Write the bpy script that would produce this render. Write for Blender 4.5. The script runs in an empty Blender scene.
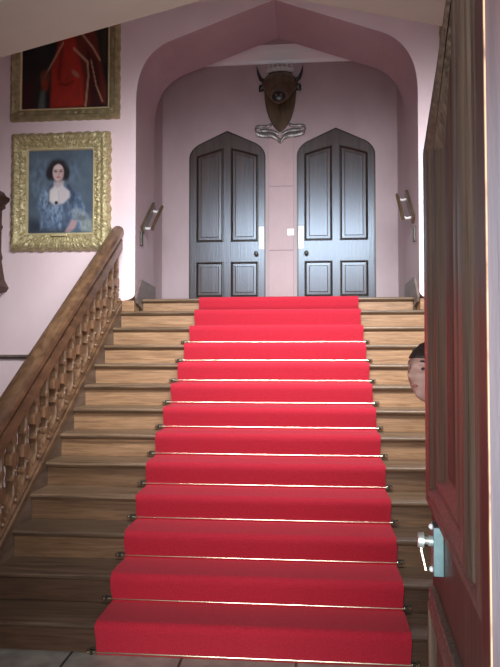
import bpy, bmesh, math, random
from math import sin, cos, pi, radians as R
from mathutils import Vector, Matrix, noise, geometry
random.seed(7)
sc = bpy.context.scene
C = sc.collection

# ------------------------------------------------------------------ materials
def mat(name, base, rough=.5, metal=0, kind=None, c2=None, scale=(6, 6, 6), bump=0, spec=.5, coat=0, detail=6, lo=.35, hi=.65, sheen=0, dist=0, bscale=None, rand=0):
    m = bpy.data.materials.new(name); m.use_nodes = True
    nt = m.node_tree; b = nt.nodes['Principled BSDF']
    b.inputs['Base Color'].default_value = (*base, 1); b.inputs['Roughness'].default_value = rough
    b.inputs['Metallic'].default_value = metal; b.inputs['Specular IOR Level'].default_value = spec
    b.inputs['Coat Weight'].default_value = coat; b.inputs['Coat Roughness'].default_value = .25
    if sheen:
        b.inputs['Sheen Weight'].default_value = sheen; b.inputs['Sheen Roughness'].default_value = .5
    tc = nt.nodes.new('ShaderNodeTexCoord'); mp = nt.nodes.new('ShaderNodeMapping')
    nt.links.new(tc.outputs['Object'], mp.inputs['Vector']); mp.inputs['Scale'].default_value = scale
    n = nt.nodes.new('ShaderNodeTexNoise'); n.inputs['Scale'].default_value = 1
    n.inputs['Detail'].default_value = detail; n.inputs['Roughness'].default_value = .62; n.inputs['Distortion'].default_value = dist
    nt.links.new(mp.outputs[0], n.inputs['Vector'])
    if rand:
        oi = nt.nodes.new('ShaderNodeObjectInfo'); vm = nt.nodes.new('ShaderNodeVectorMath'); vm.operation = 'SCALE'
        cx = nt.nodes.new('ShaderNodeCombineXYZ')
        for i in range(3): nt.links.new(oi.outputs['Random'], cx.inputs[i])
        nt.links.new(cx.outputs[0], vm.inputs[0]); vm.inputs['Scale'].default_value = 37
        nt.links.new(vm.outputs[0], mp.inputs['Location'])
    out = None
    if c2:
        r = nt.nodes.new('ShaderNodeValToRGB'); r.color_ramp.elements[0].position = lo; r.color_ramp.elements[1].position = hi
        r.color_ramp.elements[0].color = (*base, 1); r.color_ramp.elements[1].color = (*c2, 1)
        nt.links.new(n.outputs['Fac'], r.inputs['Fac']); out = r.outputs['Color']
        nt.links.new(out, b.inputs['Base Color'])
    if bump:
        bn = nt.nodes.new('ShaderNodeBump'); bn.inputs['Strength'].default_value = bump; bn.inputs['Distance'].default_value = .01
        src = n
        if bscale:
            mp2 = nt.nodes.new('ShaderNodeMapping'); mp2.inputs['Scale'].default_value = bscale
            nt.links.new(tc.outputs['Object'], mp2.inputs['Vector'])
            src = nt.nodes.new('ShaderNodeTexNoise'); src.inputs['Scale'].default_value = 1; src.inputs['Detail'].default_value = 4
            nt.links.new(mp2.outputs[0], src.inputs['Vector'])
        nt.links.new(src.outputs['Fac'], bn.inputs['Height']); nt.links.new(bn.outputs[0], b.inputs['Normal'])
    return m

M = {}
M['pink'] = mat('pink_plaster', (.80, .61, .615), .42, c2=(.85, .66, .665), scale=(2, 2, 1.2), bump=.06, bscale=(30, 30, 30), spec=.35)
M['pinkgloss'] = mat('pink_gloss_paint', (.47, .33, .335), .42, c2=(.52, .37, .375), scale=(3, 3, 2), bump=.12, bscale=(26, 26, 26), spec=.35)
M['pink_shaded'] = mat('pink_plaster_shaded', (.42, .315, .325), .42, c2=(.47, .36, .37), scale=(2, 2, 1.2), bump=.06, bscale=(30, 30, 30), spec=.3)  # darker copy of the wall pink; the recess's shade is put into its colour
M['cream'] = mat('cream_plaster', (.42, .365, .285), .6, c2=(.46, .40, .32), scale=(2, 2, 2), bump=.05, bscale=(40, 40, 40), spec=.3)
M['white'] = mat('white_paint', (.88, .87, .88), .4)
M['tread'] = mat('oak_tread', (.085, .048, .027), .34, c2=(.235, .145, .084), scale=(2.2, 60, 60), bump=.12, spec=.45, rand=1, dist=.4)
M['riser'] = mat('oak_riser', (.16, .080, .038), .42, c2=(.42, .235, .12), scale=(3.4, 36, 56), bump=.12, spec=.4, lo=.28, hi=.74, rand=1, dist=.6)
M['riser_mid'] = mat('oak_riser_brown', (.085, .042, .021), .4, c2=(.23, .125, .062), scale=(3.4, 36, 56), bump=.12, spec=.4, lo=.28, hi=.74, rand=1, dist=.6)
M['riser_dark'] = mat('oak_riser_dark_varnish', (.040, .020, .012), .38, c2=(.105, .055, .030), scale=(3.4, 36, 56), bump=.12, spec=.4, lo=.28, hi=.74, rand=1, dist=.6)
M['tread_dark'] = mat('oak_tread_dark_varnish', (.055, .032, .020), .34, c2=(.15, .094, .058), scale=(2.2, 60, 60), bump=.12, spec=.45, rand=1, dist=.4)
M['oak'] = mat('oak_balustrade', (.075, .037, .018), .36, c2=(.19, .10, .05), scale=(22, 3, 14), bump=.12, spec=.45, dist=.5)
M['splat'] = mat('oak_baluster', (.10, .050, .026), .4, c2=(.25, .135, .070), scale=(22, 22, 4), bump=.12, spec=.4, dist=.5)
M['stringer'] = mat('oak_stringer', (.10, .06, .04), .42, c2=(.2, .13, .09), scale=(18, 2, 12), bump=.1, spec=.4, dist=.5)
M['skirt'] = mat('skirting_wood', (.14, .10, .085), .4, c2=(.22, .165, .14), scale=(12, 2, 14), bump=.08)
M['carpet'] = mat('red_carpet', (.36, .014, .028), .93, c2=(.46, .022, .040), scale=(160, 160, 160), bump=.5, spec=.12, sheen=.10, detail=2)
M['brass'] = mat('stair_rod_brass', (.85, .74, .55), .24, 1, c2=(.75, .62, .42), scale=(8, 40, 40))
M['darkmetal'] = mat('dark_iron', (.05, .045, .04), .45, .8, c2=(.09, .08, .06), scale=(40, 40, 40))
M['door'] = mat('varnished_oak_door', (.048, .028, .019), .30, c2=(.088, .052, .036), scale=(34, 34, 1.6), bump=.14, spec=.95, coat=.0, dist=.4)
M['door'].node_tree.nodes['Principled BSDF'].inputs['Specular Tint'].default_value = (.70, .84, 1, 1)  # blue of the reflected daylight is put into the gloss tint
M['doordark'] = mat('door_moulding', (.018, .012, .010), .35, c2=(.035, .024, .02), scale=(30, 30, 2), spec=.5)
M['front'] = mat('mahogany_door', (.060, .028, .020), .5, c2=(.125, .056, .040), scale=(40, 40, 2.0), bump=.2, spec=.3, coat=0, dist=.5)
M['frontmould'] = mat('mahogany_moulding', (.050, .030, .021), .36, c2=(.145, .095, .066), scale=(90, 90, 2.0), bump=.2, spec=.45, coat=0, dist=.4)
M['jamb'] = mat('varnished_jamb', (.028, .011, .008), .34, c2=(.06, .026, .019), scale=(24, 24, 1.6), bump=.1, spec=.45, coat=0, dist=.5)
M['jamb'].node_tree.nodes['Principled BSDF'].inputs['Specular Tint'].default_value = (.70, .84, 1, 1)  # tints the jamb's gloss blue to imitate a sky reflection
M['worn'] = mat('worn_pale_edge', (.30, .17, .09), .6, c2=(.12, .05, .03), scale=(20, 20, 9), lo=.5, hi=.62)
M['gilt'] = mat('old_gilt', (.32, .25, .12), .45, .3, c2=(.66, .55, .30), scale=(45, 45, 45), bump=.2, bscale=(70, 70, 70))
M['giltpale'] = mat('gilt_slip', (.72, .58, .30), .34, .35, c2=(.82, .70, .42), scale=(14, 14, 14))
M['giltgrey'] = mat('tarnished_gilt', (.30, .25, .13), .4, .5, c2=(.48, .40, .22), scale=(16, 16, 16), bump=.2, bscale=(70, 70, 70))
M['bronze'] = mat('dark_bronze', (.085, .058, .034), .42, .4, c2=(.20, .14, .075), scale=(14, 14, 14), bump=.25, spec=.5)
M['black'] = mat('black_horn', (.012, .011, .011), .35, c2=(.03, .026, .022), scale=(10, 10, 10))
M['shield'] = mat('shield_walnut', (.055, .033, .018), .35, c2=(.12, .075, .04), scale=(20, 20, 4), bump=.1)
M['silver'] = mat('tarnished_silver', (.86, .82, .78), .35, .2, c2=(.55, .50, .46), scale=(50, 50, 50), bump=.2)
M['ribbon'] = mat('pewter_ribbon', (.34, .31, .29), .35, .5, c2=(.16, .14, .125), scale=(55, 55, 25), bump=.15)
M['ivory'] = mat('white_china', (.86, .86, .84), .25)
M['steel'] = mat('lock_steel', (.24, .38, .38), .3, .6, c2=(.17, .29, .29), scale=(18, 18, 18))
M['paint_green'] = mat('lock_chrome', (.66, .70, .64), .35, .6, c2=(.5, .55, .5), scale=(30, 30, 30))
M['stone'] = None
M['skin'] = mat('skin', (.40, .22, .17), .5, c2=(.46, .26, .21), scale=(12, 12, 12), spec=.4)
M['lips'] = mat('lips', (.40, .14, .12), .45)
M['hair'] = mat('dark_hair', (.018, .011, .008), .5, c2=(.04, .025, .018), scale=(90, 90, 12), bump=.3)
M['jumper'] = mat('dark_knit', (.035, .035, .045), .9, c2=(.05, .05, .06), scale=(60, 60, 60), bump=.3)
M['trousers'] = mat('dark_cloth', (.02, .022, .03), .85, c2=(.03, .032, .042), scale=(60, 60, 60), bump=.2)
M['shoe'] = mat('black_leather', (.015, .013, .012), .35, c2=(.025, .02, .018), scale=(30, 30, 30))

def stone():
    m = bpy.data.materials.new('stone_slabs'); m.use_nodes = True; nt = m.node_tree; b = nt.nodes['Principled BSDF']
    tc = nt.nodes.new('ShaderNodeTexCoord'); br = nt.nodes.new('ShaderNodeTexBrick')
    br.inputs['Color1'].default_value = (.34, .31, .27, 1); br.inputs['Color2'].default_value = (.27, .245, .21, 1)
    br.inputs['Mortar'].default_value = (.05, .045, .04, 1); br.inputs['Scale'].default_value = 1
    br.inputs['Brick Width'].default_value = .62; br.inputs['Row Height'].default_value = .42; br.inputs['Mortar Size'].default_value = .008
    mp = nt.nodes.new('ShaderNodeMapping'); mp.inputs['Location'].default_value = (.17, -.02, 0)
    nt.links.new(tc.outputs['Object'], mp.inputs[0]); nt.links.new(mp.outputs[0], br.inputs['Vector'])
    n = nt.nodes.new('ShaderNodeTexNoise'); n.inputs['Scale'].default_value = 9; n.inputs['Detail'].default_value = 7
    mx = nt.nodes.new('ShaderNodeMixRGB'); mx.blend_type = 'OVERLAY'; mx.inputs[0].default_value = .6
    nt.links.new(tc.outputs['Object'], n.inputs['Vector'])
    nt.links.new(br.outputs['Color'], mx.inputs[1]); nt.links.new(n.outputs['Fac'], mx.inputs[2])
    nt.links.new(mx.outputs[0], b.inputs['Base Color']); b.inputs['Roughness'].default_value = .55
    return m
M['stone'] = stone()

def vcol_mat(name, rough=.35):
    m = bpy.data.materials.new(name); m.use_nodes = True; nt = m.node_tree; b = nt.nodes['Principled BSDF']
    a = nt.nodes.new('ShaderNodeVertexColor'); a.layer_name = 'paint'
    n = nt.nodes.new('ShaderNodeTexNoise'); n.inputs['Scale'].default_value = 60; n.inputs['Detail'].default_value = 4
    tc = nt.nodes.new('ShaderNodeTexCoord'); nt.links.new(tc.outputs['Object'], n.inputs['Vector'])
    bn = nt.nodes.new('ShaderNodeBump'); bn.inputs['Strength'].default_value = .12; bn.inputs['Distance'].default_value = .005
    nt.links.new(n.outputs['Fac'], bn.inputs['Height']); nt.links.new(bn.outputs[0], b.inputs['Normal'])
    nt.links.new(a.outputs['Color'], b.inputs['Base Color']); b.inputs['Roughness'].default_value = rough
    return m

# ------------------------------------------------------------------ helpers
def tag(o, label=None, cat=None, group=None, kind=None):
    if label: o['label'] = label
    if cat: o['category'] = cat
    if group: o['group'] = group
    if kind: o['kind'] = kind
    return o

def thing(name, label, cat, loc=(0, 0, 0), group=None):
    o = bpy.data.objects.new(name, None); C.objects.link(o); o.location = loc; o.empty_display_size = .1
    return tag(o, label, cat, group)

def obj(name, bm, m, parent=None, smooth=False, bevel=0, seg=2, angle=35):
    """vertices are in world coordinates; a child keeps them with its parent's offset removed"""
    bmesh.ops.remove_doubles(bm, verts=bm.verts, dist=1e-6)
    bmesh.ops.recalc_face_normals(bm, faces=bm.faces)
    vs = [v.co for v in bm.verts]
    lo = Vector([min(v[i] for v in vs) for i in range(3)]); hi = Vector([max(v[i] for v in vs) for i in range(3)])
    org = Vector(((lo.x + hi.x) / 2, (lo.y + hi.y) / 2, lo.z))
    bmesh.ops.translate(bm, verts=bm.verts, vec=-org)
    me = bpy.data.meshes.new(name); bm.to_mesh(me); bm.free()
    ms = m if isinstance(m, (list, tuple)) else [m]
    for q in ms: me.materials.append(q)
    o = bpy.data.objects.new(name, me); C.objects.link(o)
    if parent is not None:
        o.parent = parent
        pw = Vector(parent.location); g = parent.parent
        while g is not None: pw += Vector(g.location); g = g.parent
        o.location = org - pw
    else: o.location = org
    if smooth:
        for p in me.polygons: p.use_smooth = True
        try: me.set_sharp_from_angle(angle=R(angle))
        except Exception: pass
    if bevel:
        md = o.modifiers.new('bevel', 'BEVEL'); md.width = bevel; md.segments = seg; md.limit_method = 'ANGLE'; md.angle_limit = R(40)
    return o

def struct(name, bm, m, parent=None, **k):
    o = obj(name, bm, m, parent, **k)
    if parent is None: o['kind'] = 'structure'
    return o

def box(bm, x0, x1, y0, y1, z0, z1, mi=0):
    v = [bm.verts.new((x, y, z)) for z in (z0, z1) for x, y in ((x0, y0), (x1, y0), (x1, y1), (x0, y1))]
    for f in ((0, 3, 2, 1), (4, 5, 6, 7), (0, 1, 5, 4), (1, 2, 6, 5), (2, 3, 7, 6), (3, 0, 4, 7)):
        bm.faces.new([v[i] for i in f]).material_index = mi
    return v

def prism(bm, pts, f, a, b):
    """polygon pts (2-D) extruded between parameters a and b, f(p, q, t) -> xyz"""
    A = [bm.verts.new(f(p, q, a)) for p, q in pts]; B = [bm.verts.new(f(p, q, b)) for p, q in pts]
    n = len(pts)
    for i in range(n): bm.faces.new((A[i], B[i], B[(i + 1) % n], A[(i + 1) % n]))
    if n <= 4:
        bm.faces.new(A); bm.faces.new(B[::-1]); return
    for a_, b_, c_ in geometry.tessellate_polygon([[Vector((p, q, 0)) for p, q in pts]]):
        bm.faces.new((A[a_], A[b_], A[c_])); bm.faces.new((B[c_], B[b_], B[a_]))

XZ = lambda p, q, t: (p, t, q)
YZ = lambda p, q, t: (t, p, q)
XY = lambda p, q, t: (p, q, t)

def tube(bm, pts, r, n=10, cap=True):
    pts = [Vector(p) for p in pts]; rs = r if isinstance(r, (list, tuple)) else [r] * len(pts)
    rings = []; up = None
    for i, p in enumerate(pts):
        d = (pts[min(i + 1, len(pts) - 1)] - pts[max(i - 1, 0)]).normalized()
        if up is None:
            up = Vector((0, 0, 1)) if abs(d.z) < .9 else Vector((1, 0, 0))
        a = d.cross(up).normalized(); up = a.cross(d).normalized()
        rings.append([bm.verts.new(p + (a * cos(2 * pi * k / n) + up * sin(2 * pi * k / n)) * rs[i]) for k in range(n)])
    for i in range(len(rings) - 1):
        for k in range(n): bm.faces.new((rings[i][k], rings[i][(k + 1) % n], rings[i + 1][(k + 1) % n], rings[i + 1][k]))
    if cap: bm.faces.new(rings[0][::-1]); bm.faces.new(rings[-1])

def ball(bm, c, r, s=(1, 1, 1), u=14, v=10):
    q = bmesh.ops.create_uvsphere(bm, u_segments=u, v_segments=v, radius=r)
    for w in q['verts']: w.co = Vector(c) + Vector((w.co.x * s[0], w.co.y * s[1], w.co.z * s[2]))
    return q['verts']

def lathe(bm, prof, c, axis='Z', n=16):
    """prof: (radius, height) pairs round an axis through c"""
    rings = []
    for r, h in prof:
        ring = []
        for k in range(n):
            a = 2 * pi * k / n
            if axis == 'Z': p = (c[0] + r * cos(a), c[1] + r * sin(a), c[2] + h)
            elif axis == 'X': p = (c[0] + h, c[1] + r * cos(a), c[2] + r * sin(a))
            else: p = (c[0] + r * cos(a), c[1] + h, c[2] + r * sin(a))
            ring.append(bm.verts.new(p))
        rings.append(ring)
    for i in range(len(rings) - 1):
        for k in range(n): bm.faces.new((rings[i][k], rings[i][(k + 1) % n], rings[i + 1][(k + 1) % n], rings[i + 1][k]))
    bm.faces.new(rings[0][::-1]); bm.faces.new(rings[-1])

def sweep(bm, path, prof, frame):
    """prof: 2-D closed section carried along path; frame(i) -> (origin, u, v)"""
    rings = []
    for i in range(len(path)):
        o, u, v = frame(i)
        rings.append([bm.verts.new(o + u * a + v * b) for a, b in prof])
    n = len(prof)
    for i in range(len(rings) - 1):
        for k in range(n): bm.faces.new((rings[i][k], rings[i][(k + 1) % n], rings[i + 1][(k + 1) % n], rings[i + 1][k]))
    return rings

def new(): return bmesh.new()

# ------------------------------------------------------------------ dimensions
Y0, T, RS = 3.5048, .26284, .17372        # first riser, going, rise
AX = -.31                                 # axis of the stair
SL, SRX = -1.885, 1.265                   # ends of the treads
CL, CR = -1.155, .545                     # carpet
JL, JR = -1.752, 1.112                    # jambs of the arched recess
YW, YR, YB = 6.42, 7.22, 8.08             # wall with pictures, back of its arch, back wall
LZ = 13 * RS - .024                              # landing
nose = lambda y: RS + (y - Y0 + .035) * RS / T

# ------------------------------------------------------------------ setting
bm = new(); box(bm, -4.6, 4.2, .95, Y0 + .02, -.1, 0); o = struct('floor', bm, M['stone'])
bm = new(); box(bm, -4.6, SL - .2, Y0 + .02, YW, -.1, 0); struct('floor_side', bm, M['stone'])
bm = new(); box(bm, JL - .12, JR + .06, Y0 + 12 * T + .02, YB, LZ - .2, LZ - .002); struct('floor_upper', bm, M['tread'])

def tudor(hw, spring, shoulder, apex, cx, n=9, kx=.25):
    """left half then right half of a depressed pointed arch, from left springing to right springing"""
    L = []
    a = Vector((-hw, spring)); c = Vector((-hw, shoulder)); b = Vector((-hw + kx, shoulder + kx * (apex - shoulder) / hw))
    c = Vector((-hw, shoulder - .02))
    for i in range(n + 1):
        t = i / n; p = a * (1 - t) ** 2 + c * 2 * t * (1 - t) + b * t * t; L.append((p.x, p.y))
    pts = [(cx + x, z) for x, z in L] + [(cx, apex)] + [(cx - x, z) for x, z in reversed(L)]
    return pts

# wall with the pictures, pierced by the arched recess
hw = (JR - JL) / 2; cx = (JR + JL) / 2
arch = tudor(hw, 4.27, 4.76, 5.27, cx, 10, .34)
rc = [(JL - .13 + .13 * sin(a) , 2.27 - .07 * cos(a) ) for a in [i * pi / 2 / 5 for i in range(6)]]
rr = [(JR + .13 - .13 * sin(a), 2.27 - .07 * cos(a)) for a in [i * pi / 2 / 5 for i in range(5, -1, -1)]]
out = [(-4.6, 0), (SL - .14, 0), (SL - .14, 2.2)] + rc + arch + rr + [(SRX + .14, 2.2), (SRX + .14, 0), (4.2, 0), (4.2, 6.5), (-4.6, 6.5)]
bm = new(); prism(bm, out, XZ, YW, YR)
bm.normal_update()
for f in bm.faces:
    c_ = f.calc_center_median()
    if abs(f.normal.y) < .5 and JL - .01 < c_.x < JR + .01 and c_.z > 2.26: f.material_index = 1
struct('wall_picture_side', bm, [M['pink'], M['pink_shaded']])
# lobby arch wall with its window above
ao = tudor(1.6, 2.55, 3.02, 3.40, AX, 8, .3)
WX0, WX1, WZ0, WZ1 = -2.3, 2.1, 3.6, 4.7
bm = new()
prism(bm, [(-4.6, 0), (AX - 1.6, 0)] + ao + [(AX + 1.6, 0), (4.2, 0), (4.2, WZ0), (-4.6, WZ0)], XZ, 2.6, 3.0)
box(bm, -4.6, WX0, 2.6, 3.0, WZ0, 6.5); box(bm, WX1, 4.2, 2.6, 3.0, WZ0, 6.5); box(bm, WX0, WX1, 2.6, 3.0, WZ1, 6.5)
struct('wall_lobby_arch', bm, M['cream'])
bm = new()
for a in (WX0, (WX0 * 2 + WX1) / 3, (WX0 + 2 * WX1) / 3, WX1 - .06): box(bm, a, a + .06, 2.74, 2.8, WZ0, WZ1)
box(bm, WX0, WX1, 2.74, 2.8, WZ0, WZ0 + .06); box(bm, WX0, WX1, 2.74, 2.8, WZ1 - .06, WZ1)
struct('window_1', bm, M['white'])
bm = new(); box(bm, -4.75, -4.6, .95, YR, 0, 6.5); struct('wall_left', bm, M['pink'])
bm = new(); box(bm, 4.2, 4.35, .95, YR, 0, 6.5); struct('wall_right', bm, M['pink'])
bm = new(); box(bm, -4.75, 4.35, 2.6, YB + .3, 6.5, 6.6); struct('ceiling', bm, M['cream'])
bm = new(); box(bm, -4.6, 4.2, .95, 2.6, 3.55, 3.65); struct('ceiling_lobby', bm, M['cream'])
# entrance wall round the doorway in which the door hangs
bm = new()
box(bm, -4.6, -1.05, .95, 1.06, 0, 3.55); box(bm, .72, 4.2, .95, 1.06, 0, 3.55); box(bm, -1.05, .72, .95, 1.06, 2.75, 3.55)
struct('wall_entrance', bm, M['cream'])
# recess behind the arch: set-back side walls, back wall, ceiling, cornice
BL, BR = -1.852, 1.142
bm = new(); box(bm, BL - .15, BL, YR, YB + .15, LZ - .2, 6.5); struct('wall_recess_left', bm, M['pink_shaded'])
bm = new(); box(bm, BR, BR + .15, YR, YB + .15, LZ - .2, 6.5); struct('wall_recess_right', bm, M['pink_shaded'])
DW = .4815; DZ = LZ + 2.275
DL, DR = -1.008, .376
def door_outline(cx, grow=0):
    a = tudor(DW + grow, LZ + 1.93, LZ + 2.06, DZ + grow, cx, 6, .12)
    return [(cx - DW - grow, LZ)] + a + [(cx + DW + grow, LZ)]
bm = new()
dl, dr = door_outline(DL, .012), door_outline(DR, .012)
pts = [(BL, LZ - .2), (dl[0][0], LZ - .2)] + dl + [(dl[-1][0], LZ - .2), (dr[0][0], LZ - .2)] + dr + [(dr[-1][0], LZ - .2), (BR, LZ - .2), (BR, 6.5), (BL, 6.5)]
prism(bm, pts, XZ, YB, YB + .15); struct('wall_back', bm, M['pink_shaded'])
bm = new(); box(bm, BL, BR, YB + .15, YB + .2, LZ - .2, 5); struct('wall_behind_doors', bm, M['doordark'])
bm = new(); prism(bm, [(YB, 5.365), (YB - .02, 5.365), (YB - .035, 5.40), (YB - .09, 5.46), (YB - .10, 5.50), (YB - .16, 5.54), (YB, 5.54)], YZ, BL, BR)
struct('trim_cornice', bm, M['white'])
bm = new(); box(bm, BL, BR, YR, YB, 5.54, 5.6); struct('ceiling_recess', bm, M['pink_shaded'])
# boarded panel between the two doors
pl, pr = DL + DW + .02, DR - DW - .02
bm = new()
for z0, z1 in ((LZ, 2.958), (2.968, 3.775), (3.785, 4.56)): box(bm, pl + .035, pr - .035, YB - .012, YB, z0, z1)
struct('trim_board', bm, M['pinkgloss'], bevel=.002)
# skirtings of the arch jambs
for nm, x0, x1 in (('baseboard_left', JL, JL + .025), ('baseboard_right', JR - .025, JR)):
    bm = new(); prism(bm, [(6.44, 2.17), (6.40, 2.22), (6.50, 2.33), (6.60, 2.435), (6.66, 2.435), (YR, 2.42), (YR, LZ), (6.66, LZ), (6.62, LZ - .05), (6.62, 2.13)], YZ, x0, x1)
    struct(nm, bm, M['skirt'], bevel=.004)
# dado rail at the far left
bm = new(); prism(bm, [(YW, 1.60), (YW - .03, 1.605), (YW - .035, 1.62), (YW - .06, 1.625), (YW - .06, 1.645), (YW, 1.645)], YZ, -4.6, -2.04)
struct('trim_dado', bm, M['skirt'])

# ------------------------------------------------------------------ staircase
st = thing('staircase', 'wide wooden staircase of worn oak rising to the two arched doors', 'staircase', (AX, Y0, 0))
for n in range(13):
    xl, xr = (SL, SRX) if n < 12 else (JL + .026, JR - .026)
    y = Y0 + n * T; zt = (n + 1) * RS - (.024 if n == 12 else 0)
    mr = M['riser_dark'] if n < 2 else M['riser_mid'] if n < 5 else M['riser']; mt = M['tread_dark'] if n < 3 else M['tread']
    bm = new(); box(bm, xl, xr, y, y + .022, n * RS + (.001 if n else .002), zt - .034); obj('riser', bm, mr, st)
    bm = new()
    yb = y + T + .018
    pr_ = [(y - .022, zt), (yb, zt), (yb, zt - .033), (y - .004, zt - .033),
           (y - .004, zt - .046), (y - .012, zt - .040), (y - .022, zt - .033), (y - .032, zt - .026), (y - .036, zt - .016), (y - .032, zt - .005)]
    if n == 12: pr_ = [(p if p < yb else y + .1, q) for p, q in pr_]
    prism(bm, pr_, YZ, xl, xr); obj('tread', bm, mt, st, smooth=True, angle=50)
for x0, x1 in ((SL - .05, SL), (SRX, SRX + .05)):
    bm = new(); ya, yb = Y0 - .10, YW - .005
    prism(bm, [(ya, .003), (yb, .003), (yb, nose(yb) + .06), (ya, nose(ya) + .06)], YZ, x0, x1); obj('stringer', bm, M['stringer'], st)
    # short block that carries the curved foot of the wall
    bm = new(); a, b = (SL, JL) if x0 < 0 else (JR, SRX)
    box(bm, a + .001, b - .001, YW - .03, YW + .18, 12 * RS + .001, 2.198); obj('end_block', bm, M['riser'], st, bevel=.008)

# ------------------------------------------------------------------ left balustrade
bx = -1.935
bal = thing('balustrade', 'carved oak balustrade with a broad handrail on the left of the stairs', 'balustrade', (bx, Y0, 0))
k = RS / T
def rail(prof, h, ya, yb, name, m, **kw):
    bm = new()
    A = [bm.verts.new((bx + a, ya, nose(ya) + h + b)) for a, b in prof]
    B = [bm.verts.new((bx + a, yb, nose(yb) + h + b)) for a, b in prof]
    n = len(prof); bm.faces.new(A); bm.faces.new(B[::-1])
    for i in range(n): bm.faces.new((A[i], B[i], B[(i + 1) % n], A[(i + 1) % n]))
    return obj(name, bm, m, bal, smooth=True, angle=30, **kw)
hr = [(-.04, 0), (.045, 0), (.055, .012), (.055, .105), (.045, .118), (.022, .122), (.020, .142), (.05, .148), (.066, .168), (.066, .205), (.05, .238), (.02, .254), (-.02, .254), (-.05, .238), (-.066, .205), (-.066, .168), (-.05, .148), (-.03, .142), (-.03, .122), (-.04, .118)]
rail(hr, .60, 3.42, YW - .012, 'handrail', M['oak'])
br = [(-.045, .06), (.048, .06), (.058, .075), (.058, .115), (.044, .125), (.044, .145), (.03, .165), (-.03, .165), (-.045, .145)]
rail([(a, b - .055) for a, b in br], .0, 3.42, YW - .012, 'bottom_rail', M['oak'])
def baluster(yc, odd):
    bm = new(); z0 = nose(yc) + .10; z1 = nose(yc) + .612; hgt = z1 - z0
    c = .56 if odd else .40
    def wid(v):
        w = .017
        w += .070 * math.exp(-((v - 0) / .07) ** 2) + .070 * math.exp(-((v - 1) / .08) ** 2)
        w += .046 * (1 if abs(v - c) < .07 else math.exp(-((abs(v - c) - .07) / .02) ** 2) * .7)
        w += .022 * math.exp(-((v - c - .25) / .035) ** 2) + .022 * math.exp(-((v - c + .25) / .035) ** 2)
        return min(w, .0865)
    N = 30; rows = []
    for i in range(N + 1):
        v = i / N; w = wid(v); z = z0 + v * hgt; ch = w * .7
        row = []
        for (dy, dx) in ((-w, -.020), (-ch, -.030), (ch, -.030), (w, -.020), (w, .020), (ch, .030), (-ch, .030), (-w, .020)):
            fol = k * dy * (max(0, 1 - v / .15) + max(0, (v - .85) / .15))
            row.append(bm.verts.new((bx + dx, yc + dy, z + fol)))
        rows.append(row)
    for i in range(N):
        for j in range(8): bm.faces.new((rows[i][j], rows[i][(j + 1) % 8], rows[i + 1][(j + 1) % 8], rows[i + 1][j]))
    bm.faces.new(rows[0][::-1]); bm.faces.new(rows[-1])
    zc = z0 + c * hgt
    ball(bm, (bx + .03, yc, zc - .075), .014, u=8, v=6)
    ball(bm, (bx + .034, yc, z0 + .022), .017, u=8, v=6)
    return obj('baluster', bm, M['splat'], bal)
nb = 17
for i in range(nb): baluster(3.55 + i * (6.34 - 3.55) / (nb - 1), i % 2)
bm = new(); box(bm, bx - .07, bx + .07, 3.30, 3.44, 0, 1.16); box(bm, bx - .085, bx + .085, 3.285, 3.455, 1.16, 1.2); box(bm, bx - .08, bx + .08, 3.29, 3.45, 0.003, .18)
lathe(bm, [(.05, 1.2), (.075, 1.24), (.06, 1.30), (.02, 1.35), (.004, 1.37)], (bx, 3.37, 0)); obj('newel_post', bm, M['oak'], bal, bevel=.004)

# ------------------------------------------------------------------ carpet and stair rods
bm = new(); th = .009; g = .0015
prof = [(Y0 - .012, .002)]
for n in range(13):
    y = Y0 + n * T; zt = (n + 1) * RS - (.024 if n == 12 else 0)
    prof += [(y - .020, zt - .12), (y - .031, zt - .07), (y - .0385, zt - .040), (y - .0415, zt - .022), (y - .039, zt - .007), (y - .031, zt + .0035), (y - .016, zt + .0065)]
    if n < 12: prof += [(y + T - .030, zt + .0065), (y + T - .018, zt + .010), (y + T - .011, zt + .022)]
prof += [(YB - .02, LZ + .0065)]
def off(i):
    a = Vector(prof[max(i - 1, 0)]); b = Vector(prof[min(i + 1, len(prof) - 1)]); d = (b - a).normalized()
    return Vector((-d.y, d.x)) * th
rows = []; NX = 24
for i, (y, z) in enumerate(prof):
    o = off(i); rows.append([(y, z), (y + o.x, z + o.y)])
ed = [ (random.uniform(-.004, .004), random.uniform(-.004, .004)) for _ in prof]
def cx_(i, j):
    f = i / (len(prof) - 2); f = min(f, 1)
    a, b = CL + ed[i][0] + .036 * f, CR + ed[i][1] - .015 * f
    return a + (b - a) * j / NX
top = [[bm.verts.new((cx_(i, j), r[1][0], r[1][1] + .0015 * noise.noise((j * .7, i * .9, 0)))) for j in range(NX + 1)] for i, r in enumerate(rows)]
bot = [[bm.verts.new((cx_(i, j), r[0][0], r[0][1])) for j in (0, NX)] for i, r in enumerate(rows)]
for i in range(len(rows) - 1):
    for j in range(NX): bm.faces.new((top[i][j], top[i][j + 1], top[i + 1][j + 1], top[i + 1][j]))
    bm.faces.new((bot[i][0], top[i][0], top[i + 1][0], bot[i + 1][0])); bm.faces.new((top[i][NX], bot[i][1], bot[i + 1][1], top[i + 1][NX]))
tag(obj('stair_carpet', bm, M['carpet'], smooth=True, angle=60), 'long red carpet runner laid down the middle of the stairs', 'carpet')

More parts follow.
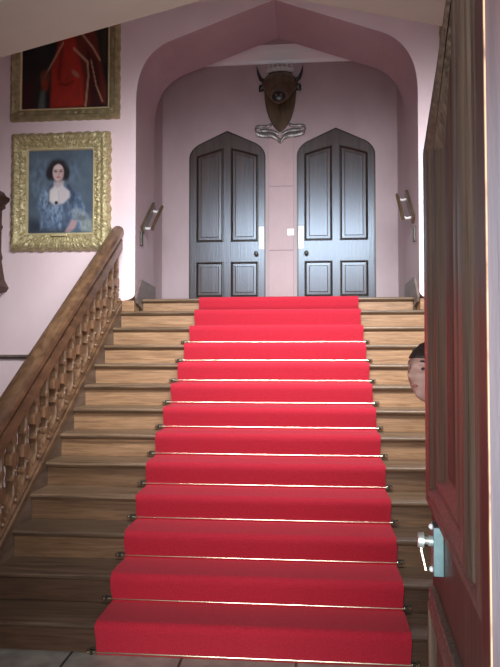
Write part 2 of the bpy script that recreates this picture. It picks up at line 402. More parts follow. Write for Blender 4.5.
words = ['lowest brass stair rod, at the floor below the first red riser', 'brass stair rod behind the first red tread from the floor', 'brass stair rod behind the second red tread from the floor',
         'brass stair rod behind the third red tread from the floor', 'brass stair rod behind the fourth red tread from the floor', 'brass stair rod behind the fifth red tread from the floor',
         'brass stair rod behind the sixth red tread from the floor', 'brass stair rod behind the seventh red tread from the floor', 'brass stair rod behind the eighth red tread from the floor',
         'brass stair rod behind the ninth red tread from the floor', 'brass stair rod behind the tenth red tread from the floor']
def make_rod():
    t = thing('stair_rod', words[0], 'stair rod', (AX, 0, 0), 'stair rods across the red carpet')
    bm = new(); lathe(bm, [(.0075, -.865), (.0075, .865)], (AX, 0, 0), 'X', 12); obj('rod', bm, M['brass'], t, smooth=True)
    for s in (-1, 1):
        bm = new(); lathe(bm, [(.005, 0), (.012, .004), (.012, .010), (.007, .014), (.013, .024), (.010, .034), (.002, .038)], (AX + s * .865, 0, 0), 'X', 12) if s > 0 else lathe(bm, [(.005, 0), (.012, -.004), (.012, -.010), (.007, -.014), (.013, -.024), (.010, -.034), (.002, -.038)], (AX - .865, 0, 0), 'X', 12)
        obj('finial', bm, M['brass'], t, smooth=True)
        bm = new(); x = AX + s * .872; box(bm, x - .008, x + .008, -.012, .016, -.012, .012); box(bm, x - .014, x + .03, .011, .016, -.012, .016); obj('bracket', bm, M['darkmetal'], t, bevel=.002)
    return t
rod0 = make_rod()
for n in range(11):
    if n == 0: r_ = rod0
    else:
        r_ = rod0.copy(); C.objects.link(r_); r_['label'] = words[n]
        for ch in list(rod0.children):
            c = ch.copy(); C.objects.link(c); c.parent = r_
    r_.location = (AX, Y0 + n * T - .018, n * RS + (.0125 if n == 0 else .030))

# ------------------------------------------------------------------ arched doors on the landing
def arched_door(name, label, cx, knob_side):
    yf = YB + .012
    o_ = door_outline(cx)
    bm = new(); prism(bm, o_, XZ, yf, yf + .05)
    d = struct(name, bm, M['door']); tag(d, label, 'door')
    s = -1 if knob_side > 0 else 1
    # panels: (outer x, inner x) measured from centre
    zA0, zA1 = 3.085, 4.23; zB0, zB1 = LZ + .14, 2.83
    for sg in (-1, 1):
        xi, xo = sg * .046, sg * .400
        for lower in (0, 1):
            if lower: pp = [(xi, zB0), (xo, zB0), (xo, zB1), (xi, zB1)]
            else: pp = [(xi, zA0), (xo, zA0), (xo, zA1 - .03), (xi * .6 + xo * .4, zA1 + .035), (xi, zA1 + .07)]
            if sg < 0: pp = pp[::-1]
            ctr = Vector((sum(p[0] for p in pp) / len(pp), sum(p[1] for p in pp) / len(pp)))
            bm = new(); N = len(pp); rings = []
            def inset(dd):
                res = []
                for i in range(N):
                    p = Vector(pp[i]); a = (p - Vector(pp[i - 1])).normalized(); b = (Vector(pp[(i + 1) % N]) - p).normalized()
                    n1, n2 = Vector((-a.y, a.x)), Vector((-b.y, b.x)); m_ = (n1 + n2); m_ = m_ / max(m_.dot(n1), .3)
                    q = p + m_ * dd; res.append((cx + q.x, q.y))
                return res
            for dd, hh in ((0, .0), (.004, .014), (.014, .016), (.024, .006), (.03, -.001)):
                rings.append([bm.verts.new((x, yf - hh - .0005, z)) for x, z in inset(dd)])
            for a in range(len(rings) - 1):
                for i in range(N): bm.faces.new((rings[a][i], rings[a][(i + 1) % N], rings[a + 1][(i + 1) % N], rings[a + 1][i]))
            obj('panel_moulding', bm, M['doordark'], d)
            bm = new(); rr_ = []
            for dd, hh in ((.028, .0), (.06, .001), (.068, .006)): rr_.append([bm.verts.new((x, yf - hh - .001, z)) for x, z in inset(dd)])
            for a in range(2):
                for i in range(N): bm.faces.new((rr_[a][i], rr_[a][(i + 1) % N], rr_[a + 1][(i + 1) % N], rr_[a + 1][i]))
            bm.faces.new(rr_[-1]); obj('panel', bm, M['door'], d)
    bm = new(); kx = cx + knob_side * .375; lathe(bm, [(.026, 0), (.026, -.006), (.012, -.010), (.011, -.035), (.024, -.045), (.028, -.058), (.02, -.072), (.003, -.076)], (kx, yf, 2.925), 'Y', 16); obj('knob', bm, M['darkmetal'], d, smooth=True)
    bm = new(); px = cx + knob_side * .442; box(bm, px - .036, px + .036, yf - .006, yf, 2.985, 3.275); obj('finger_plate', bm, M['ivory'], d, bevel=.003)
    # dark rebate round the leaf
    bm = new(); a = door_outline(cx, .012); b = door_outline(cx, -.008)
    A = [bm.verts.new((x, YB + .006, z)) for x, z in a]; B = [bm.verts.new((x, YB + .006, z)) for x, z in b]
    A2 = [bm.verts.new((x, YB + .0125, z)) for x, z in a]; B2 = [bm.verts.new((x, YB + .0125, z)) for x, z in b]
    for i in range(len(a) - 1):
        bm.faces.new((A[i], A[i + 1], B[i + 1], B[i])); bm.faces.new((B[i], B[i + 1], B2[i + 1], B2[i])); bm.faces.new((A[i], A[i + 1], A2[i + 1], A2[i]))
    obj('door_edge', bm, M['doordark'], d)
    return d
arched_door('door_1', 'left dark panelled arched door on the landing, knob on its right', DL, 1)
arched_door('door_2', 'right dark panelled arched door on the landing, knob on its left', DR, -1)

# light switch between the doors
sw = thing('light_switch', 'small white light switch on the pink wall between the arched doors', 'switch', (-.195, YB - .012, 3.19))
bm = new(); box(bm, -.238, -.152, YB - .021, YB - .012, 3.15, 3.236); obj('plate', bm, M['ivory'], sw, bevel=.003)
bm = new(); box(bm, -.207, -.183, YB - .029, YB - .0205, 3.18, 3.208); obj('rocker', bm, M['white'], sw, bevel=.002)

# ------------------------------------------------------------------ grab handles on the jambs
def grab(label, x, s):
    t = thing('wall_handrail', label, 'handrail', (x, 6.72, 2.9))
    A, B = Vector((0, 6.64, 2.965)), Vector((0, 7.16, 3.35))
    if s < 0: A, B = Vector((0, 6.66, 3.03)), Vector((0, 7.12, 3.42))
    def sl(bm, xa, xb, hw_, a, b):
        d = (b - a).normalized(); nrm = Vector((0, -d.z, d.y)); vs = []
        for xx in (xa, xb):
            for p, q in ((a, -1), (b, -1), (b, 1), (a, 1)):
                v = p + nrm * hw_ * q; vs.append(bm.verts.new((x + s * xx, v.y, v.z)))
        for f in ((0, 1, 2, 3), (7, 6, 5, 4), (0, 4, 5, 1), (1, 5, 6, 2), (2, 6, 7, 3), (3, 7, 4, 0)): bm.faces.new([vs[i] for i in f])
    bm = new(); sl(bm, 0, .03, .045, A, B); obj('backboard', bm, M['shield'], t, bevel=.006)
    u = (B - A)
    bm = new(); tube(bm, [(x + s * .115, *(A + u * .05).yz), (x + s * .115, *(A + u * .95).yz)], .019, 12); obj('grip', bm, M['shield'], t, smooth=True)
    for f in (.16, .84):
        p = A + u * f; bm = new(); tube(bm, [(x + s * .02, p.y, p.z - .02), (x + s * .07, p.y, p.z - .03), (x + s * .115, p.y, p.z - .012)], [.016, .013, .016], 10); obj('bracket', bm, M['silver'], t, smooth=True)
    bm = new(); box(bm, min(x, x + s * .022), max(x, x + s * .022), 6.60, 6.66, 2.80, 2.955); obj('end_plate', bm, M['darkmetal'], t, bevel=.004)
grab('short sloping wooden grab rail on the left jamb of the arch', JL, 1)
grab('short sloping wooden grab rail on the right jamb of the arch', JR, -1)

# ------------------------------------------------------------------ bull's head crest
bxc, yb_ = -.325, YB
bull = thing('bull_head_crest', "dark carved bull's head on a shield over the doors, with crown and scroll", 'wall crest', (bxc, yb_, 4.5))
ZT = lambda py: 1.65 + (354 - py) / 640 * 8.08 * .996      # height of a picture row on the back wall
sh = []
for i in range(13):
    t = i / 12; w = .205 * (1 - t ** 2.6) ** .75 if t < 1 else 0; sh.append((w, ZT(80) - t * (ZT(80) - ZT(130))))
o_ = [(bxc - w, z) for w, z in sh] + [(bxc + w, z) for w, z in reversed(sh[:-1])]
bm = new(); prism(bm, o_, XZ, yb_ - .04, yb_); obj('shield', bm, M['shield'], bull, bevel=.012)
# head: rings from the poll down to the muzzle, pushing out from the wall
bm = new()
secs = [(.02, 5.12, .10, .06), (-.04, 5.12, .165, .10), (-.10, 5.06, .205, .14), (-.17, 4.98, .19, .145), (-.24, 4.895, .145, .13), (-.31, 4.825, .108, .105), (-.37, 4.78, .092, .088), (-.41, 4.76, .090, .082), (-.44, 4.75, .077, .068), (-.455, 4.745, .04, .036)]
rings = []
for dy, z, rx, rz in secs:
    ring = []
    for j in range(20):
        a = 2 * pi * j / 20
        q = 1 + (.10 * cos(2 * a) if rx > .12 else 0)
        ring.append(bm.verts.new((bxc + rx * cos(a) * q, yb_ - .03 + dy, z + rz * sin(a) * (1.1 if sin(a) > 0 else 1) + .006 * noise.noise((cos(a) * 3, sin(a) * 3, dy * 14)))))
    rings.append(ring)
for i in range(len(rings) - 1):
    for j in range(20): bm.faces.new((rings[i][j], rings[i][(j + 1) % 20], rings[i + 1][(j + 1) % 20], rings[i + 1][j]))
bm.faces.new(rings[0][::-1]); bm.faces.new(rings[-1])
for s in (-1, 1):
    ball(bm, (bxc + s * .125, yb_ - .19, 5.0), .04, (1, 1, .8))          # brow
obj('head', bm, M['bronze'], bull, smooth=True, angle=60)
bm = new(); ball(bm, (bxc, yb_ - .47, 4.75), .08, (1, .45, .85), 18, 12)
obj('muzzle', bm, M['black'], bull, smooth=True)
for s in (-1, 1):
    bm = new(); ball(bm, (bxc + s * .030, yb_ - .506, 4.76), .014, (1, .5, .8)); obj('nostril', bm, M['bronze'], bull, smooth=True)
    bm = new(); ball(bm, (bxc + s * .145, yb_ - .22, 4.97), .020, (.8, 1, 1)); obj('eye', bm, M['black'], bull, smooth=True)
    bm = new(); tube(bm, [(bxc + s * .10, yb_ - .10, 5.08), (bxc + s * .18, yb_ - .11, 5.085), (bxc + s * .245, yb_ - .13, 5.12), (bxc + s * .275, yb_ - .14, 5.19), (bxc + s * .29, yb_ - .145, 5.275)], [.036, .030, .023, .015, .003], 12); obj('horn', bm, M['black'], bull, smooth=True)
    bm = new(); tube(bm, [(bxc + s * .15, yb_ - .09, 5.02), (bxc + s * .20, yb_ - .10, 5.025), (bxc + s * .235, yb_ - .11, 5.01), (bxc + s * .26, yb_ - .115, 4.965)], [.02, .05, .045, .008], 12); obj('ear', bm, M['black'], bull, smooth=True)
# crown: a curved coronet band with points
bm = new(); NC = 24; z0 = ZT(69.0); z1 = ZT(65.8)
rows = []
for i in range(NC + 1):
    t = i / NC * 2 - 1; x = bxc + .175 * t; y = yb_ - .13 + .09 * t * t; dz = -.012 * (1 - t * t) + .0
    tip = .022 * abs(sin(i * pi / 4)) if i not in (0, NC) else 0
    rows.append([bm.verts.new((x, y + e, zz)) for e, zz in ((0, z0 + dz), (0, z1 + dz + tip), (.02, z1 + dz + tip), (.02, z0 + dz))])
for i in range(NC):
    for j in range(4): bm.faces.new((rows[i][j], rows[i + 1][j], rows[i + 1][(j + 1) % 4], rows[i][(j + 1) % 4]))
bm.faces.new(rows[0]); bm.faces.new(rows[-1][::-1])
for i in range(2, NC - 1, 4):
    t = i / NC * 2 - 1; ball(bm, (bxc + .175 * t, yb_ - .135 + .09 * t * t, z1 + .03), .013, u=8, v=6)
bm.verts.ensure_lookup_table()
obj('crown', bm, M['silver'], bull)
bm = new(); box(bm, bxc - .15, bxc + .15, yb_ - .055, yb_, 5.10, z1 - .02); obj('crown_backing', bm, M['shield'], bull, bevel=.01)
# motto scroll: swept ribbon in three waves either side of the point
def ribbon(pts, h, y, name, m=None):
    bm = new(); P = [Vector(p) for p in pts]; fine = []
    for i in range(len(P) - 1):
        for a in range(6):
            t = a / 6; p0 = P[max(i - 1, 0)]; p1 = P[i]; p2 = P[i + 1]; p3 = P[min(i + 2, len(P) - 1)]
            fine.append(.5 * ((2 * p1) + (p2 - p0) * t + (2 * p0 - 5 * p1 + 4 * p2 - p3) * t * t + (3 * p1 - p0 - 3 * p2 + p3) * t ** 3))
    fine.append(P[-1]); rows = []
    for i, p in enumerate(fine):
        yy = y - .006 * sin(i * .4)
        rows.append([bm.verts.new((bxc + p.x, yy + e, p.y + f)) for e, f in ((0, -h), (-.006, -h * .6), (-.006, h * .6), (0, h), (.014, h), (.014, -h))])
    for i in range(len(rows) - 1):
        for j in range(6): bm.faces.new((rows[i][j], rows[i + 1][j], rows[i + 1][(j + 1) % 6], rows[i][(j + 1) % 6]))
    bm.faces.new(rows[0]); bm.faces.new(rows[-1][::-1])
    return obj(name, bm, m or M['ribbon'], bull, smooth=True, angle=50)
za = ZT(128)
ribbon([(-.315, za + .02), (-.30, za - .03), (-.21, za - .055), (-.12, za - .06), (-.05, za - .09), (0, za - .135), (.05, za - .09), (.12, za - .06), (.21, za - .055), (.30, za - .03), (.315, za + .02)], .029, yb_ - .045, 'scroll')
for s in (-1, 1):
    ribbon([(s * .325, za + .025), (s * .30, za + .055), (s * .24, za + .065), (s * .16, za + .06), (s * .11, za + .085)], .019, yb_ - .025, 'scroll_end')
    ribbon([(s * .02, za - .045), (s * .10, za - .005), (s * .19, za + .01), (s * .26, za + .005)], .022, yb_ - .026, 'scroll_fold')

# ------------------------------------------------------------------ pictures
def frame_part(t, x0, x1, z0, z1, w, prof, m, name, amp=0, seg=.012, lob=0, mbot=None):
    """moulded picture frame: outer rectangle x0..x1, z0..z1; prof = list of (fraction of width from outside, relief)"""
    bm = new()
    xi0, xi1, zi0, zi1 = x0 + w, x1 - w, z0 + w, z1 - w
    sides = [((x0, z0), (x1, z0), (xi0, zi0), (xi1, zi0)), ((x1, z0), (x1, z1), (xi1, zi0), (xi1, zi1)), ((x1, z1), (x0, z1), (xi1, zi1), (xi0, zi1)), ((x0, z1), (x0, z0), (xi0, zi1), (xi0, zi0))]
    for si, (a, b, c, d) in enumerate(sides):
        L = math.hypot(b[0] - a[0], b[1] - a[1]); n = max(8, int(L / seg)); rows = []
        nx, nz = [(0, -1), (1, 0), (0, 1), (-1, 0)][si]
        for i in range(n + 1):
            t_ = i / n; row = []
            for f, h in prof:
                ox, oz = a[0] + (b[0] - a[0]) * t_, a[1] + (b[1] - a[1]) * t_
                ix, iz = c[0] + (d[0] - c[0]) * t_, c[1] + (d[1] - c[1]) * t_
                x, z = ox + (ix - ox) * f, oz + (iz - oz) * f
                hh = h
                if amp and h > .005:
                    nz_ = .55 * noise.noise((x * 24, z * 24, 1.7)) + .8 * noise.noise((x * 58, z * 58, 4.1)) + .5 * noise.noise((x * 110, z * 110, 2.1))
                    env = min(1, f * 6, (1 - f) * 5)
                    hh += amp * nz_ * max(env, .25)
                    edge = min(t_, 1 - t_) * L
                    if edge < w * 1.2: hh += amp * .9 * (1 - edge / (w * 1.2)) * env
                if lob and f < .2:
                    e = lob * (.5 + .5 * sin(t_ * L * 62) + .8 * noise.noise((t_ * L * 11, si * 7.3, 0))) * (1 - f * 5)
                    cl = min(1, min(t_, 1 - t_) * L / .05)
                    x += nx * e * cl; z += nz * e * cl
                row.append(bm.verts.new((x, YW - hh, z)))
            rows.append(row)
        for i in range(n):
            for j in range(len(prof) - 1): bm.faces.new((rows[i][j], rows[i + 1][j], rows[i + 1][j + 1], rows[i][j + 1]))
    bmesh.ops.remove_doubles(bm, verts=bm.verts, dist=.0004)
    return obj(name, bm, m, t, smooth=True, angle=50)

def srgb(r, g, b):
    f = lambda c: c / 12.92 if c <= .04045 else ((c + .055) / 1.055) ** 2.4
    return (f(r / 255), f(g / 255), f(b / 255))

def canvas(t, x0, x1, z0, z1, y, fn, m, nx=96):
    nz = int(nx * (z1 - z0) / (x1 - x0)); bm = new(); lay = bm.loops.layers.color.new('paint') if False else None
    vs = []
    for j in range(nz + 1):
        for i in range(nx + 1): vs.append(bm.verts.new((x0 + (x1 - x0) * i / nx, y, z1 + (z0 - z1) * j / nz)))
    for j in range(nz):
        for i in range(nx):
            a = j * (nx + 1) + i; bm.faces.new((vs[a], vs[a + nx + 1], vs[a + nx + 2], vs[a + 1]))
    vb = box(bm, x0, x1, y + .001, y + .02, z0, z1)
    me = bpy.data.meshes.new('canvas'); org = Vector(((x0 + x1) / 2, y, z0))
    cols = []
    for v in bm.verts:
        u_, v_ = (v.co.x - x0) / (x1 - x0), (z1 - v.co.z) / (z1 - z0); cols.append(srgb(*fn(u_, v_)))
    bmesh.ops.translate(bm, verts=bm.verts, vec=-org); bm.to_mesh(me); bm.free()
    at = me.color_attributes.new('paint', 'FLOAT_COLOR', 'POINT')
    for i, c in enumerate(cols): at.data[i].color = (*c, 1)
    me.materials.append(m); o = bpy.data.objects.new('canvas', me); C.objects.link(o); o.parent = t; o.location = org - Vector(t.location)
    return o

def mix(a, b, f):
    f = max(0, min(1, f)); return tuple(p + (q - p) * f for p, q in zip(a, b))
def ell(u, v, cu, cv, ru, rv, soft=.18, ang=0):
    du, dv = u - cu, v - cv
    if ang: du, dv = du * cos(ang) + dv * sin(ang), -du * sin(ang) + dv * cos(ang)
    d = math.hypot(du / ru, dv / rv); return max(0, min(1, (1 - d) / soft + .5))
def poly(u, v, P, soft=.02):
    ins = False; dm = 9; n = len(P)
    for i in range(n):
        (x1, y1), (x2, y2) = P[i], P[(i + 1) % n]
        if (y1 > v) != (y2 > v) and u < (x2 - x1) * (v - y1) / (y2 - y1) + x1: ins = not ins
        L = (x2 - x1) ** 2 + (y2 - y1) ** 2; t = max(0, min(1, ((u - x1) * (x2 - x1) + (v - y1) * (y2 - y1)) / max(L, 1e-9)))
        dm = min(dm, math.hypot(u - x1 - t * (x2 - x1), v - y1 - t * (y2 - y1)))
    return max(0, min(1, (dm if ins else -dm) / soft + .5))
def line(u, v, P, w, soft=.5):
    dm = 9
    for (x1, y1), (x2, y2) in zip(P, P[1:]):
        L = (x2 - x1) ** 2 + (y2 - y1) ** 2; t = max(0, min(1, ((u - x1) * (x2 - x1) + (v - y1) * (y2 - y1)) / max(L, 1e-9)))
        dm = min(dm, math.hypot(u - x1 - t * (x2 - x1), v - y1 - t * (y2 - y1)))
    return max(0, min(1, (1 - dm / w) / soft))

def lady(u, v):
    n1 = noise.noise((u * 5, v * 6, 3.3)); n2 = noise.noise((u * 17, v * 12, 8.1)); n3 = noise.noise((u * 38, v * 24, 2.2))
    c = mix((78, 90, 102), (98, 112, 124), .5 + .6 * n1 + .25 * n2)
    c = mix(c, (120, 140, 158), .75 * ell(u, v, .2, .36, .16, .26, .9) * (.5 + n2))
    c = mix(c, (112, 130, 150), .7 * ell(u, v, .68, .28, .1, .14, .9) * (.6 + n2))
    c = mix(c, (46, 52, 60), .8 * poly(u, v, [(0, .82), (.35, .86), (.6, .93), (.6, 1), (0, 1)], .12))
    # gown
    g = poly(u, v, [(.36, .42), (.62, .42), (.80, .54), (.90, .74), (.86, .95), (.2, .95), (.18, .76), (.14, .66), (.2, .5)], .05)
    gc = mix((70, 84, 104), (126, 146, 172), .45 + .7 * n2 + .4 * n3)
    gc = mix(gc, (160, 178, 198), .6 * ell(u, v, .24, .56, .09, .12, .8) * (.6 + n3))
    gc = mix(gc, (158, 180, 205), .5 * ell(u, v, .46, .76, .18, .13, .9) * (.6 + n3))
    c = mix(c, gc, g)
    c = mix(c, (58, 66, 82), .75 * line(u, v, [(.36, .44), (.34, .56), (.34, .62)], .035))
    c = mix(c, (62, 70, 88), .75 * line(u, v, [(.62, .44), (.70, .54), (.66, .62)], .035))
    c = mix(c, (66, 76, 94), .6 * line(u, v, [(.57, .66), (.60, .82), (.55, .92)], .05))
    # neck and breast
    c = mix(c, (206, 196, 196), poly(u, v, [(.40, .36), (.53, .36), (.55, .44), (.64, .50), (.64, .57), (.55, .64), (.43, .655), (.33, .61), (.34, .48), (.40, .44)], .03))
    c = mix(c, (222, 214, 208), .8 * ell(u, v, .41, .55, .08, .1, .8))
    c = mix(c, (178, 162, 166), .6 * line(u, v, [(.41, .39), (.45, .43), (.54, .39)], .03))
    c = mix(c, (186, 176, 184), .5 * line(u, v, [(.47, .5), (.48, .62)], .02))
    # hair then face
    c = mix(c, (44, 40, 44), ell(u, v, .455, .245, .155, .125, .5))
    c = mix(c, (44, 40, 44), ell(u, v, .335, .285, .05, .075, .6)); c = mix(c, (44, 40, 44), ell(u, v, .585, .29, .045, .075, .6))
    c = mix(c, (208, 178, 172), ell(u, v, .462, .272, .085, .108, .2))
    c = mix(c, (222, 196, 188), .7 * ell(u, v, .45, .22, .05, .035, .7))
    c = mix(c, (48, 42, 46), poly(u, v, [(.37, .14), (.55, .14), (.56, .20), (.462, .165), (.38, .20)], .02))
    for eu in (.425, .505):
        c = mix(c, (66, 52, 54), .9 * ell(u, v, eu, .262, .022, .009, .5)); c = mix(c, (92, 70, 66), .7 * line(u, v, [(eu - .026, .243), (eu + .026, .242)], .007))
    c = mix(c, (168, 130, 124), .7 * line(u, v, [(.47, .26), (.478, .30), (.462, .303)], .01))
    c = mix(c, (164, 88, 88), .85 * ell(u, v, .465, .328, .03, .009, .5))
    c = mix(c, (176, 140, 138), .5 * line(u, v, [(.53, .24), (.525, .33), (.48, .375)], .025))
    c = mix(c, (40, 44, 56), .9 * ell(u, v, .437, .632, .026, .02, .5))
    # sleeve lace, forearm, hand
    c = mix(c, (150, 158, 160), .85 * ell(u, v, .80, .79, .14, .075, .5, .35) * (.75 + .6 * n3))
    c = mix(c, (96, 104, 104), .7 * ell(u, v, .83, .82, .07, .03, .7))
    c = mix(c, (160, 166, 156), .8 * poly(u, v, [(.80, .86), (.98, .84), (.98, .98), (.82, .97)], .05) * (.8 + .5 * n3))
    c = mix(c, (176, 146, 148), poly(u, v, [(.68, .83), (.76, .85), (.73, .93), (.64, .985), (.57, .975), (.62, .91)], .025))
    c = mix(c, (150, 112, 116), .6 * line(u, v, [(.60, .96), (.66, .955)], .01))
    return c

def robed(u, v):
    # v measured on the whole canvas, of which the lower half shows below the lobby arch
    n1 = noise.noise((u * 5, v * 8, 1.3)); n2 = noise.noise((u * 16, v * 16, 5.1))
    c = mix((22, 24, 23), (34, 36, 33), .5 + n1)
    c = mix(c, (58, 44, 28), .7 * poly(u, v, [(.90, .0), (.98, 0), (.98, .72), (.93, .72)], .03))
    c = mix(c, (62, 20, 22), .8 * poly(u, v, [(.02, .82), (.14, .80), (.16, 1), (0, 1)], .06))
    c = mix(c, (98, 36, 28), poly(u, v, [(.50, .3), (.72, .3), (.86, .55), (.97, .86), (.98, .98), (.62, 1), (.33, 1), (.36, .75)], .03))
    c = mix(c, (46, 16, 18), .8 * poly(u, v, [(.74, .62), (.86, .70), (.92, .99), (.80, 1)], .05))
    c = mix(c, (168, 44, 32), poly(u, v, [(.49, .45), (.57, .45), (.66, .66), (.71, .80), (.72, .985), (.33, 1), (.34, .74), (.42, .60)], .03) * (.85 + .3 * n2))
    c = mix(c, (96, 24, 20), .6 * line(u, v, [(.44, .84), (.52, .85), (.60, .83)], .012))
    c = mix(c, (84, 20, 18), .5 * line(u, v, [(.47, .55), (.43, .80)], .03))
    for P_, w in (([(.60, .62), (.76, .71), (.77, .80), (.74, .985)], .014), ([(.68, .52), (.82, .62), (.90, .70)], .012), ([(.80, .70), (.86, .86), (.93, .96)], .010), ([(.48, .58), (.36, .70), (.26, .80)], .011)):
        c = mix(c, (190, 150, 120), .85 * line(u, v, P_, w))
    c = mix(c, (120, 60, 40), .8 * ell(u, v, .27, .80, .06, .05, .5)); c = mix(c, (150, 50, 34), .8 * ell(u, v, .27, .85, .045, .04, .5))
    c = mix(c, (92, 100, 96), .9 * poly(u, v, [(.22, .88), (.28, .88), (.27, 1), (.19, 1)], .03))
    c = mix(c, (160, 124, 104), .8 * ell(u, v, .62, .78, .05, .018, .6, .4))
    # head of the sitter, above the part that shows
    c = mix(c, (150, 110, 92), ell(u, v, .55, .22, .06, .075, .3)); c = mix(c, (50, 40, 34), ell(u, v, .55, .15, .07, .04, .4))
    return c

def plain(u, v):
    return mix((30, 28, 24), (52, 46, 38), .5 + noise.noise((u * 5, v * 5, 9)))

fp = [(0, 0), (0, .025), (.04, .05), (.16, .078), (.30, .088), (.42, .070), (.52, .055), (.62, .062), (.72, .056), (.80, .040), (.88, .043), (.95, .036), (1, .028), (1, 0)]
p1 = thing('framed_portrait', 'ornate gilt framed portrait of a dark haired lady in a blue gown', 'picture', (-2.535, YW, 2.74))
frame_part(p1, -3.065, -2.015, 2.725, 3.95, .178, fp, M['gilt'], 'frame', .017, .007, .012)
frame_part(p1, -2.905, -2.175, 2.885, 3.79, .022, [(0, .028), (0, .046), (.5, .046), (1, .03), (1, .02)], M['giltpale'], 'slip')
canvas(p1, -2.893, -2.187, 2.897, 3.778, YW - .024, lady, vcol_mat('oil_paint_lady'), 110)
bm = new(); box(bm, -2.62, -2.45, YW - .072, YW - .05, 2.866, 2.89); obj('name_plate', bm, M['giltpale'], p1, bevel=.003)
p2 = thing('framed_portrait', 'gilt framed portrait of a figure in red robes, its top hidden by the arch', 'picture', (-2.5, YW, 4.12))
frame_part(p2, -3.09, -1.92, 4.09, 5.99, .115, [(0, 0), (0, .03), (.1, .05), (.3, .07), (.5, .05), (.7, .052), (.85, .036), (1, .028), (1, 0)], M['giltgrey'], 'frame', .012, .014, .005)
frame_part(p2, -2.985, -2.025, 4.195, 5.885, .02, [(0, .026), (0, .04), (.5, .04), (1, .028), (1, .02)], M['giltpale'], 'slip')
canvas(p2, -2.972, -2.038, 4.208, 5.872, YW - .024, robed, vcol_mat('oil_paint_robes'), 90)
p3 = thing('framed_picture', 'gilt framed picture on the right wall, a sliver showing past the dark door', 'picture', (1.9, YW, 4.5))
frame_part(p3, 1.328, 2.50, 4.30, 5.99, .115, [(0, 0), (0, .03), (.1, .05), (.3, .07), (.5, .05), (.7, .052), (.85, .036), (1, .028), (1, 0)], M['giltgrey'], 'frame', .012, .016, .005)
canvas(p3, 1.438, 2.39, 4.41, 5.88, YW - .024, plain, vcol_mat('oil_paint_dark'), 24)

# carved post at the left edge
cp = thing('wall_mounted_post', 'dark wooden post with moulded cap on the pink wall, cut by the left edge', 'post', (-3.33, YW, 2.3))
def sq(bm, pr_):
    rings = []
    for w, z in pr_:
        rings.append([bm.verts.new((-3.33 + a * w, y, z)) for a, y in ((-1, YW), (1, YW), (1, YW - w * 1.15), (-1, YW - w * 1.15))])
    for i in range(len(rings) - 1):
        for j in range(4): bm.faces.new((rings[i][j], rings[i][(j + 1) % 4], rings[i + 1][(j + 1) % 4], rings[i + 1][j]))
    bm.faces.new(rings[0][::-1]); bm.faces.new(rings[-1])
bm = new(); sq(bm, [(.165, 2.56), (.155, 2.62), (.165, 2.66), (.15, 2.72), (.15, 2.95), (.165, 2.98), (.15, 3.02), (.155, 3.16)]); obj('shaft', bm, M['front'], cp, bevel=.006)
bm = new(); sq(bm, [(.155, 3.16), (.19, 3.175), (.19, 3.215), (.21, 3.23), (.235, 3.255), (.235, 3.285), (.2, 3.30), (.17, 3.345)]); obj('cap', bm, M['front'], cp, bevel=.004)
bm = new(); sq(bm, [(.12, 2.285), (.21, 2.30), (.235, 2.34), (.21, 2.385), (.19, 2.42), (.175, 2.50), (.165, 2.56)]); obj('foot', bm, M['front'], cp, bevel=.004)

# ------------------------------------------------------------------ the open front door on the right
dv = Vector((.0825, .9966)); nv = Vector((.9966, -.0825)); PF = .238
def dp(L, q, z):          # L along the leaf, q out of its face towards the stairs
    p = dv * L + nv * (PF - q); return (p.x, p.y, z)
L0, L1 = .99, 2.27
ztop = lambda L: 2.47 + (L1 - L) * .27
bm = new(); prism(bm, [(L0, .012), (L1, .012), (L1, ztop(L1)), (L0, ztop(L0))], lambda p, q, t: dp(p, t, q), 0, -.055)
fd = struct('door_3', bm, M['front'], bevel=.003); tag(fd, 'dark panelled front door standing open at the right edge', 'door')
def leaf_panel(pts, prof, name, m, kx=1, kz=1):
    bm = new(); N = len(pts); rings = []
    for dd, hh in prof:
        ring = []
        for i in range(N):
            p = Vector(pts[i]); a = (p - Vector(pts[i - 1])).normalized(); b = (Vector(pts[(i + 1) % N]) - p).normalized()
            n1, n2 = Vector((-a.y, a.x)), Vector((-b.y, b.x)); mm = n1 + n2; mm = mm / max(mm.dot(n1), .3); q = p + Vector((mm.x * kx, mm.y * kz)) * dd
            ring.append(bm.verts.new(dp(q.x, hh, q.y)))
        rings.append(ring)
    for a in range(len(rings) - 1):
        for i in range(N): bm.faces.new((rings[a][i], rings[a][(i + 1) % N], rings[a + 1][(i + 1) % N], rings[a + 1][i]))
    if len(prof) < 5: bm.faces.new(rings[-1])
    return obj(name, bm, m, fd, smooth=True, angle=25)
mp = [(0, 0), (.004, .020), (.012, .026), (.034, .026), (.042, .016), (.056, .014), (.064, .026), (.078, .034), (.104, .034), (.114, .026), (.124, .018), (.140, .017), (.150, .024), (.166, .026), (.178, .018), (.192, .008), (.21, .002)]
up = [(1.20, 1.16), (2.235, 1.16), (2.235, 2.335), (1.20, 2.335 + 1.035 * .29)]
leaf_panel(up, mp, 'panel_moulding', M['frontmould'], 1.95, .72)
leaf_panel(up, [(.205, .001), (.225, .004), (.235, .010)], 'panel', M['front'], 1.95, .72)
for a, b in ((1.62, 2.19), (1.20, 1.50)):
    lp = [(a, .25), (b, .25), (b, .895), (a, .895)]
    leaf_panel(lp, [(d * .5, h * .85) for d, h in mp], 'panel_moulding', M['frontmould'])
    leaf_panel(lp, [(.100, .001), (.118, .004), (.13, .012)], 'panel', M['front'])
